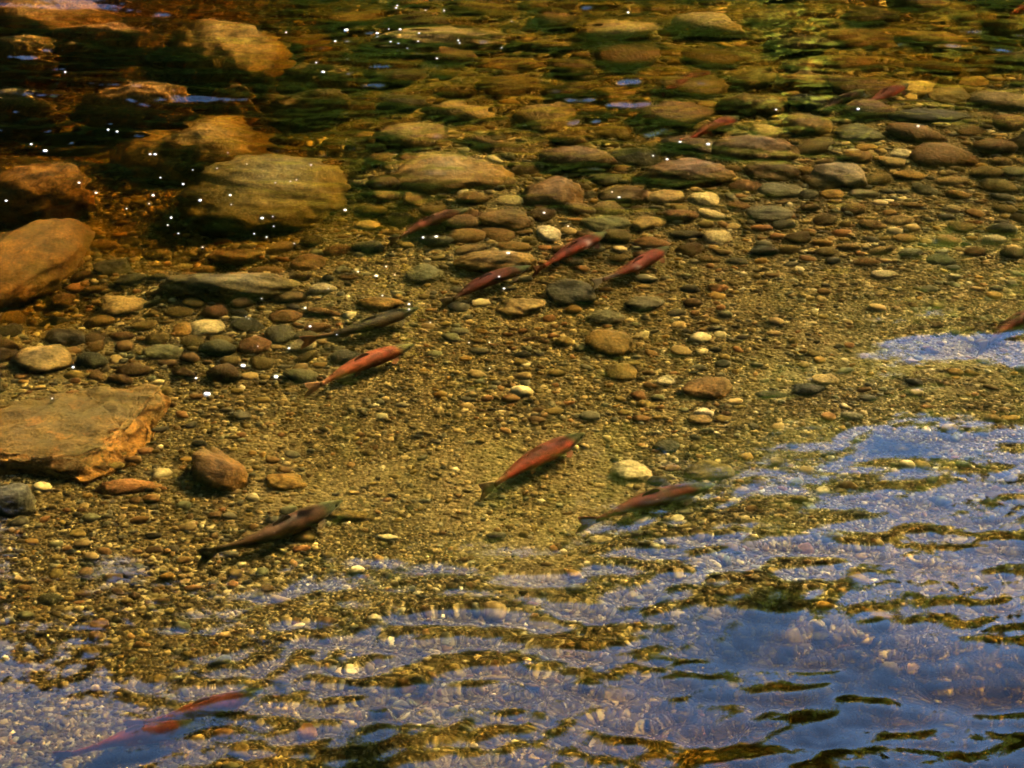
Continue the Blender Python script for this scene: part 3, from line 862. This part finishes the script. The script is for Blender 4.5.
def salmon(label, tail, head, red, back, green, bend=0.5, up=0.10, patches=(), tailcol=None, length=None, group='salmon holding in the current'):
    mid = seen_on_bed((tail[0] + head[0]) / 2, (tail[1] + head[1]) / 2, up + 0.07)
    z0 = float(bed_z(np.array(mid.x), np.array(mid.y)))
    zc = min(z0 + up + 0.075, -0.135)
    pt = at(*tail, -zc); ph = at(*head, -zc)
    mid = (pt + ph) / 2
    d = ph - pt; Lg = math.hypot(d.x, d.y)
    Ln = min(0.76, max(0.54, Lg * 1.03)) if length is None else length
    yaw = math.atan2(d.y, d.x)
    root = empty('salmon', (mid.x, mid.y, zc))
    root.rotation_euler = (random.uniform(-0.06, 0.06), random.uniform(-0.03, 0.03), yaw)
    tag(root, label, 'fish', group)
    L = Ln
    # body: rings from the snout (+x) to the tail root
    nr, ns = 40, 20
    t = np.linspace(0, 1, nr)
    topp = np.interp(t, [0, .03, .08, .16, .27, .42, .6, .75, .88, 1], [.006, .022, .038, .062, .088, .092, .074, .050, .031, .030])
    botp = np.interp(t, [0, .03, .08, .16, .27, .42, .6, .75, .88, 1], [.012, .026, .042, .060, .078, .086, .076, .048, .029, .030])
    wid = np.interp(t, [0, .03, .08, .16, .27, .42, .6, .75, .88, 1], [.006, .018, .030, .043, .054, .058, .049, .031, .016, .008])
    def sm(a):
        for _ in range(2): a = np.concatenate([[a[0]], (a[:-2] + 2 * a[1:-1] + a[2:]) / 4, [a[-1]]])
        return a * L
    topp, botp, wid = sm(topp * 1.12), sm(botp * 1.12), sm(wid * 1.22)
    def spine(tt):
        tt = np.asarray(tt, dtype=float)
        return L * (0.46 - 0.86 * tt), L * 0.12 * bend * (np.sin(3.6 * tt + 0.3) * (0.25 + tt * tt))
    sx, sy = spine(t)
    th = np.linspace(0, 2 * math.pi, ns, endpoint=False)
    ct, st = np.cos(th), np.sin(th)
    V, K = [], []
    for i in range(nr):
        hz = np.where(st > 0, topp[i] * np.abs(st) ** 0.85 * np.sign(st), botp[i] * np.abs(st) ** 0.85 * np.sign(st))
        wy = wid[i] * np.sign(ct) * np.abs(ct) ** 0.8
        V.append(np.stack([np.full(ns, sx[i]), sy[i] + wy, hz], 1))
        hf = float(sstep(0.15, 0.23, t[i])); tf = float(sstep(0.84, 0.97, t[i]))
        up_ = np.clip(st, -1, 1)
        bcol = np.array([lerp(back, red, float(sstep(1.0, 0.35, u))) if u > 0 else lerp(red, np.array(red) * 0.8 + np.array((0.03, 0.02, 0.012)), float(-u)) for u in up_])
        hcol = np.array([lerp((0.30, 0.30, 0.20), green, float(sstep(-0.7, 0.1, u))) for u in up_])
        c = lerp(hcol, bcol, hf)
        c = lerp(c, np.tile(tailcol if tailcol is not None else np.array(red) * 0.75, (ns, 1)), 0.7 * tf)
        for (pt0, pu0, pr0, pc) in patches:
            wgt = np.exp(-((t[i] - pt0) / pr0) ** 2 - ((up_ - pu0) / 0.35) ** 2)[:, None] * (ct < 0)[:, None]
            c = c * (1 - wgt) + np.array(pc) * wgt
        K.append(c)
    V = np.concatenate(V); K = np.concatenate(K)
    idx = np.arange(nr * ns).reshape(nr, ns)
    f = np.stack([idx[:-1], np.roll(idx[:-1], -1, 1), np.roll(idx[1:], -1, 1), idx[1:]], -1).reshape(-1, 4)
    nv = len(V)
    V = np.concatenate([V, [[sx[0] + 0.006 * L, sy[0], -0.002]], [[sx[-1] - 0.004, sy[-1], 0]]])
    K = np.concatenate([K, K[:1], K[-1:]])
    cap = []
    for k in range(0, ns, 1):
        cap.append([idx[0, (k + 1) % ns], idx[0, k], nv, nv]); cap.append([idx[-1, k], idx[-1, (k + 1) % ns], nv + 1, nv + 1])
    me = bpy.data.meshes.new('body')
    faces = f.tolist() + [c[:3] for c in cap]
    me.from_pydata(V.tolist(), [], faces)
    me.polygons.foreach_set('use_smooth', np.ones(len(faces), bool))
    ca = me.color_attributes.new('tint', 'FLOAT_COLOR', 'POINT')
    c4 = np.ones((len(V), 4), np.float32); c4[:, :3] = K * 0.62
    ca.data.foreach_set('color', c4.ravel())
    me.update()
    link('body', me, M_FISH, root)

    def fin(name, outline, col, thick=0.004):
        """outline: points (t along the spine, height z, sideways y) -> a thin solid blade"""
        n = len(outline)
        base = []
        for (tt, z, y) in outline:
            x, yy = spine(tt)
            base.append((float(x), float(yy) + y * L, z * L))
        base = np.array(base)
        nrm = np.zeros(3)
        cen = base.mean(0)
        for i in range(n): nrm += np.cross(base[i] - cen, base[(i + 1) % n] - cen)
        nrm /= np.linalg.norm(nrm) + 1e-9
        A = base + nrm * thick / 2; B = base - nrm * thick / 2
        v = np.concatenate([A, B, [cen + nrm * thick * 0.7], [cen - nrm * thick * 0.7]])
        fs = []
        for i in range(n):
            j = (i + 1) % n
            fs += [(i, j, 2 * n), (n + j, n + i, 2 * n + 1), (i, n + i, n + j), (i, n + j, j)]
        link(name, np_mesh(name, v, np.array(fs), False, np.tile(np.asarray(col) * 0.6, (len(v), 1))), M_FIN, root)
    fc = np.array(red) * 0.55 + np.array((0.02, 0.02, 0.008))
    tc = np.array(tailcol) if tailcol is not None else fc
    fin('dorsal_fin', [(.44, .085, 0), (.46, .135, 0), (.50, .148, .004), (.55, .125, .006), (.59, .100, .004), (.60, .070, 0)], fc)
    fin('adipose_fin', [(.80, .036, 0), (.82, .056, 0), (.85, .054, 0), (.845, .034, 0)], fc, 0.005)
    fin('anal_fin', [(.70, -.050, 0), (.73, -.100, 0), (.78, -.092, 0), (.82, -.060, 0), (.82, -.034, 0)], fc)
    s = 0.03 * bend
    fin('tail_fin', [(.985, .026, 0), (1.03, .060, s), (1.10, .098, 2.2 * s), (1.155, .118, 3 * s), (1.14, .060, 2.6 * s), (1.115, 0.0, 2.2 * s),
                     (1.14, -.060, 2.6 * s), (1.155, -.112, 3 * s), (1.09, -.092, 2 * s), (1.03, -.058, s), (.985, -.026, 0)], tc)
    for sd in (-1, 1):
        fin('pectoral_fin', [(.205, -.045, sd * .040), (.24, -.062, sd * .085), (.30, -.078, sd * .110), (.315, -.075, sd * .085), (.25, -.055, sd * .043)], fc)
        fin('pelvic_fin', [(.56, -.076, sd * .022), (.60, -.105, sd * .052), (.65, -.104, sd * .050), (.62, -.074, sd * .022)], fc)
        ev, ef = ICO[2]
        x, yy = spine(.085)
        ey = link('eye', np_mesh('eye', ev * 0.0075 * L / 0.6, ef), M_EYE, root)
        ey.location = (float(x), float(yy) + sd * 0.029 * L, 0.012 * L)
    return root

RED, DRED, ORED, BRN = (0.24, 0.038, 0.015), (0.105, 0.024, 0.013), (0.30, 0.072, 0.02), (0.095, 0.044, 0.015)
OLV, GRN = (0.055, 0.065, 0.022), (0.075, 0.085, 0.026)
W_ = (0.62, 0.52, 0.40)
salmon('bright orange-red salmon over open gravel, right of the angular slab', (305, 387), (418, 343), ORED, (0.23, 0.055, 0.016), GRN, 0.4, 0.13, tailcol=(0.34, 0.16, 0.06))
salmon('red salmon with olive head, alone at the lower centre above the blue ripples', (476, 491), (592, 430), RED, (0.13, 0.028, 0.012), GRN, 0.25, 0.10, tailcol=(0.14, 0.07, 0.03))
salmon('brown salmon with dark tail and long shadow at the lower left', (198, 564), (354, 494), BRN, (0.085, 0.040, 0.014), OLV, -0.5, 0.15, tailcol=(0.06, 0.05, 0.02))
salmon('dark red salmon half veiled by blue reflection, below the lit pale stone', (580, 522), (718, 482), DRED, (0.09, 0.02, 0.01), OLV, 0.4, 0.08, tailcol=(0.12, 0.03, 0.015))
salmon('red salmon with a whitish tail root, right of the pair in line', (586, 292), (682, 238), RED, (0.12, 0.024, 0.012), OLV, -0.35, 0.10, ((.90, 0.3, .06, W_), (.62, .4, .025, W_)), tailcol=(0.30, 0.24, 0.15))
salmon('red salmon with pale scars, leading the pair in line', (528, 272), (614, 229), RED, (0.12, 0.022, 0.012), GRN, 0.2, 0.12, ((.36, .5, .03, W_), (.42, -.2, .02, W_)))
salmon('dark red salmon following nose to tail behind the scarred one', (432, 304), (540, 262), DRED, (0.09, 0.02, 0.01), OLV, 0.5, 0.11, tailcol=(0.11, 0.08, 0.035))
salmon('dusky salmon with reddish tail above the bright orange-red one', (306, 344), (424, 305), (0.085, 0.052, 0.018), (0.06, 0.044, 0.016), OLV, -0.4, 0.10, tailcol=(0.26, 0.11, 0.04))
salmon('faint brownish-red salmon under the green water by the long pale boulder', (384, 241), (474, 206), DRED, (0.09, 0.025, 0.01), OLV, 0.5, 0.12)
salmon('bright red salmon beside the dark gap among upper right cobbles', (676, 143), (746, 112), RED, (0.12, 0.024, 0.012), OLV, 0.2, 0.14)
salmon('bright red salmon highest among the pale cobbles at the upper right', (852, 110), (916, 80), RED, (0.12, 0.024, 0.012), GRN, 0.2, 0.14)
salmon('dark brown salmon swimming just left of the bright red upper one', (802, 117), (874, 86), (0.05, 0.022, 0.01), (0.04, 0.018, 0.009), OLV, 0.3, 0.12)
salmon('brownish-red salmon leaving the frame at the right edge', (968, 350), (1062, 300), (0.13, 0.04, 0.018), (0.10, 0.03, 0.014), OLV, 0.3, 0.09, tailcol=(0.09, 0.06, 0.03))
salmon('dark red salmon broken by ripples, lowest at the bottom left corner', (60, 751), (206, 724), (0.15, 0.026, 0.012), (0.12, 0.022, 0.01), OLV, 0.4, 0.04, tailcol=(0.15, 0.04, 0.02))
salmon('dark red salmon broken by ripples, just above the lowest one in the corner', (146, 724), (252, 692), (0.15, 0.028, 0.012), (0.12, 0.024, 0.01), OLV, -0.3, 0.04, tailcol=(0.12, 0.04, 0.02))
salmon('red salmon cut off by the top right corner', (1000, 17), (1056, -8), RED, (0.11, 0.022, 0.012), OLV, 0.2, 0.16)
salmon('wavering red salmon under green ripples, farthest at the top centre', (662, 90), (716, 68), RED, (0.11, 0.022, 0.012), OLV, 0.2, 0.16)

# ------------------------------------------------------------------ foam bubbles on the surface, their glints put in as white colour
M_FOAM_GLINT = plain_mat('foam', (0.78, 0.78, 0.76), (0.88, 0.88, 0.86), 300, rough=0.2, bump=0.0)  # white all over, standing in for the sun's glints on the bubbles
bv, bf = ICO[2]
bv = bv * np.array([1, 1, 0.45])
bub = np_mesh('foam_bubble', bv, bf); bub.materials.append(M_FOAM_GLINT)
BL = ['tiny white foam bubble drifting far back along the top of the water', 'small white foam bubble drifting over the dark pool and its boulders',
      'small white foam bubble drifting over the pebbles above the angular slab', 'small white foam bubble drifting over green water near the fish in line',
      'small white foam bubble drifting over the cobbles at the upper right']
BGRP = ['foam bubbles along the top', 'foam bubbles over the dark pool', 'foam bubbles over the left pebbles', 'foam bubbles near the fish in line', 'foam bubbles over the upper right cobbles']
spots = [(207, 394, 9), (276, 377, 7), (243, 366, 8), (196, 378, 6), (73, 367, 6), (52, 398, 5), (310, 327, 7), (305, 308, 7), (289, 349, 6), (345, 210, 6),
         (358, 272, 6), (376, 276, 7), (409, 304, 6), (409, 309, 6), (423, 238, 5), (436, 237, 5), (386, 267, 5), (544, 213, 6), (568, 227, 5), (508, 253, 6), (499, 277, 5),
         (504, 289, 5), (619, 197, 6), (612, 192, 4), (680, 141, 5), (708, 144, 6), (653, 157, 6), (667, 160, 6), (776, 110, 4), (858, 109, 5), (918, 127, 4), (346, 31, 8), (377, 33, 5), (419, 34, 6),
         (418, 41, 5), (458, 41, 5), (400, 30, 4), (396, 8, 5), (628, 11, 5), (200, 201, 6), (262, 219, 5), (230, 196, 5), (153, 196, 5), (149, 204, 4), (171, 218, 5), (155, 155, 5), (150, 155, 4),
         (108, 131, 5), (117, 133, 4), (31, 144, 6), (45, 151, 7), (65, 71, 5), (316, 62, 5), (323, 72, 6), (286, 32, 5), (335, 40, 5), (6, 201, 5), (79, 184, 5), (96, 193, 4), (217, 169, 4), (183, 184, 4), (311, 165, 4)]
for i in range(40):
    z = random.random()
    if z < 0.45: spots.append((random.uniform(120, 330), random.uniform(150, 250), random.uniform(2.2, 3.6)))
    elif z < 0.75: spots.append((random.uniform(330, 560), random.uniform(3, 60), random.uniform(2.2, 3.6)))
    else: spots.append((random.uniform(230, 520), random.uniform(250, 380), random.uniform(2.0, 3.2)))
for i, (px, py, w) in enumerate(spots):
    d = ray(px, py); t_ = CAM_H / -d.z
    x, y = d.x * t_, d.y * t_
    r_ = (0.34 if i == 0 else random.uniform(0.17, 0.32)) * w / scale_at(Vector((x, y, 0)))
    o = link('foam_bubble', bub, None)
    o.location = (x, y, float(waves(np.array([x]), np.array([y]))[0]) + 0.15 * r_)
    o.scale = (r_ * random.uniform(0.8, 1.25), r_ * random.uniform(0.8, 1.2), r_)
    o.rotation_euler = (0, 0, random.uniform(-0.5, 0.5))
    if i == 0: tag(o, 'largest white foam bubble, floating over gravel right of the angular slab', 'foam bubble', 'foam bubbles on the water')
    else:
        k = 0 if py < 75 else 1 if px < 340 and py < 250 else 2 if px < 340 else 3 if px < 530 else 4
        tag(o, BL[k], 'foam bubble', BGRP[k])
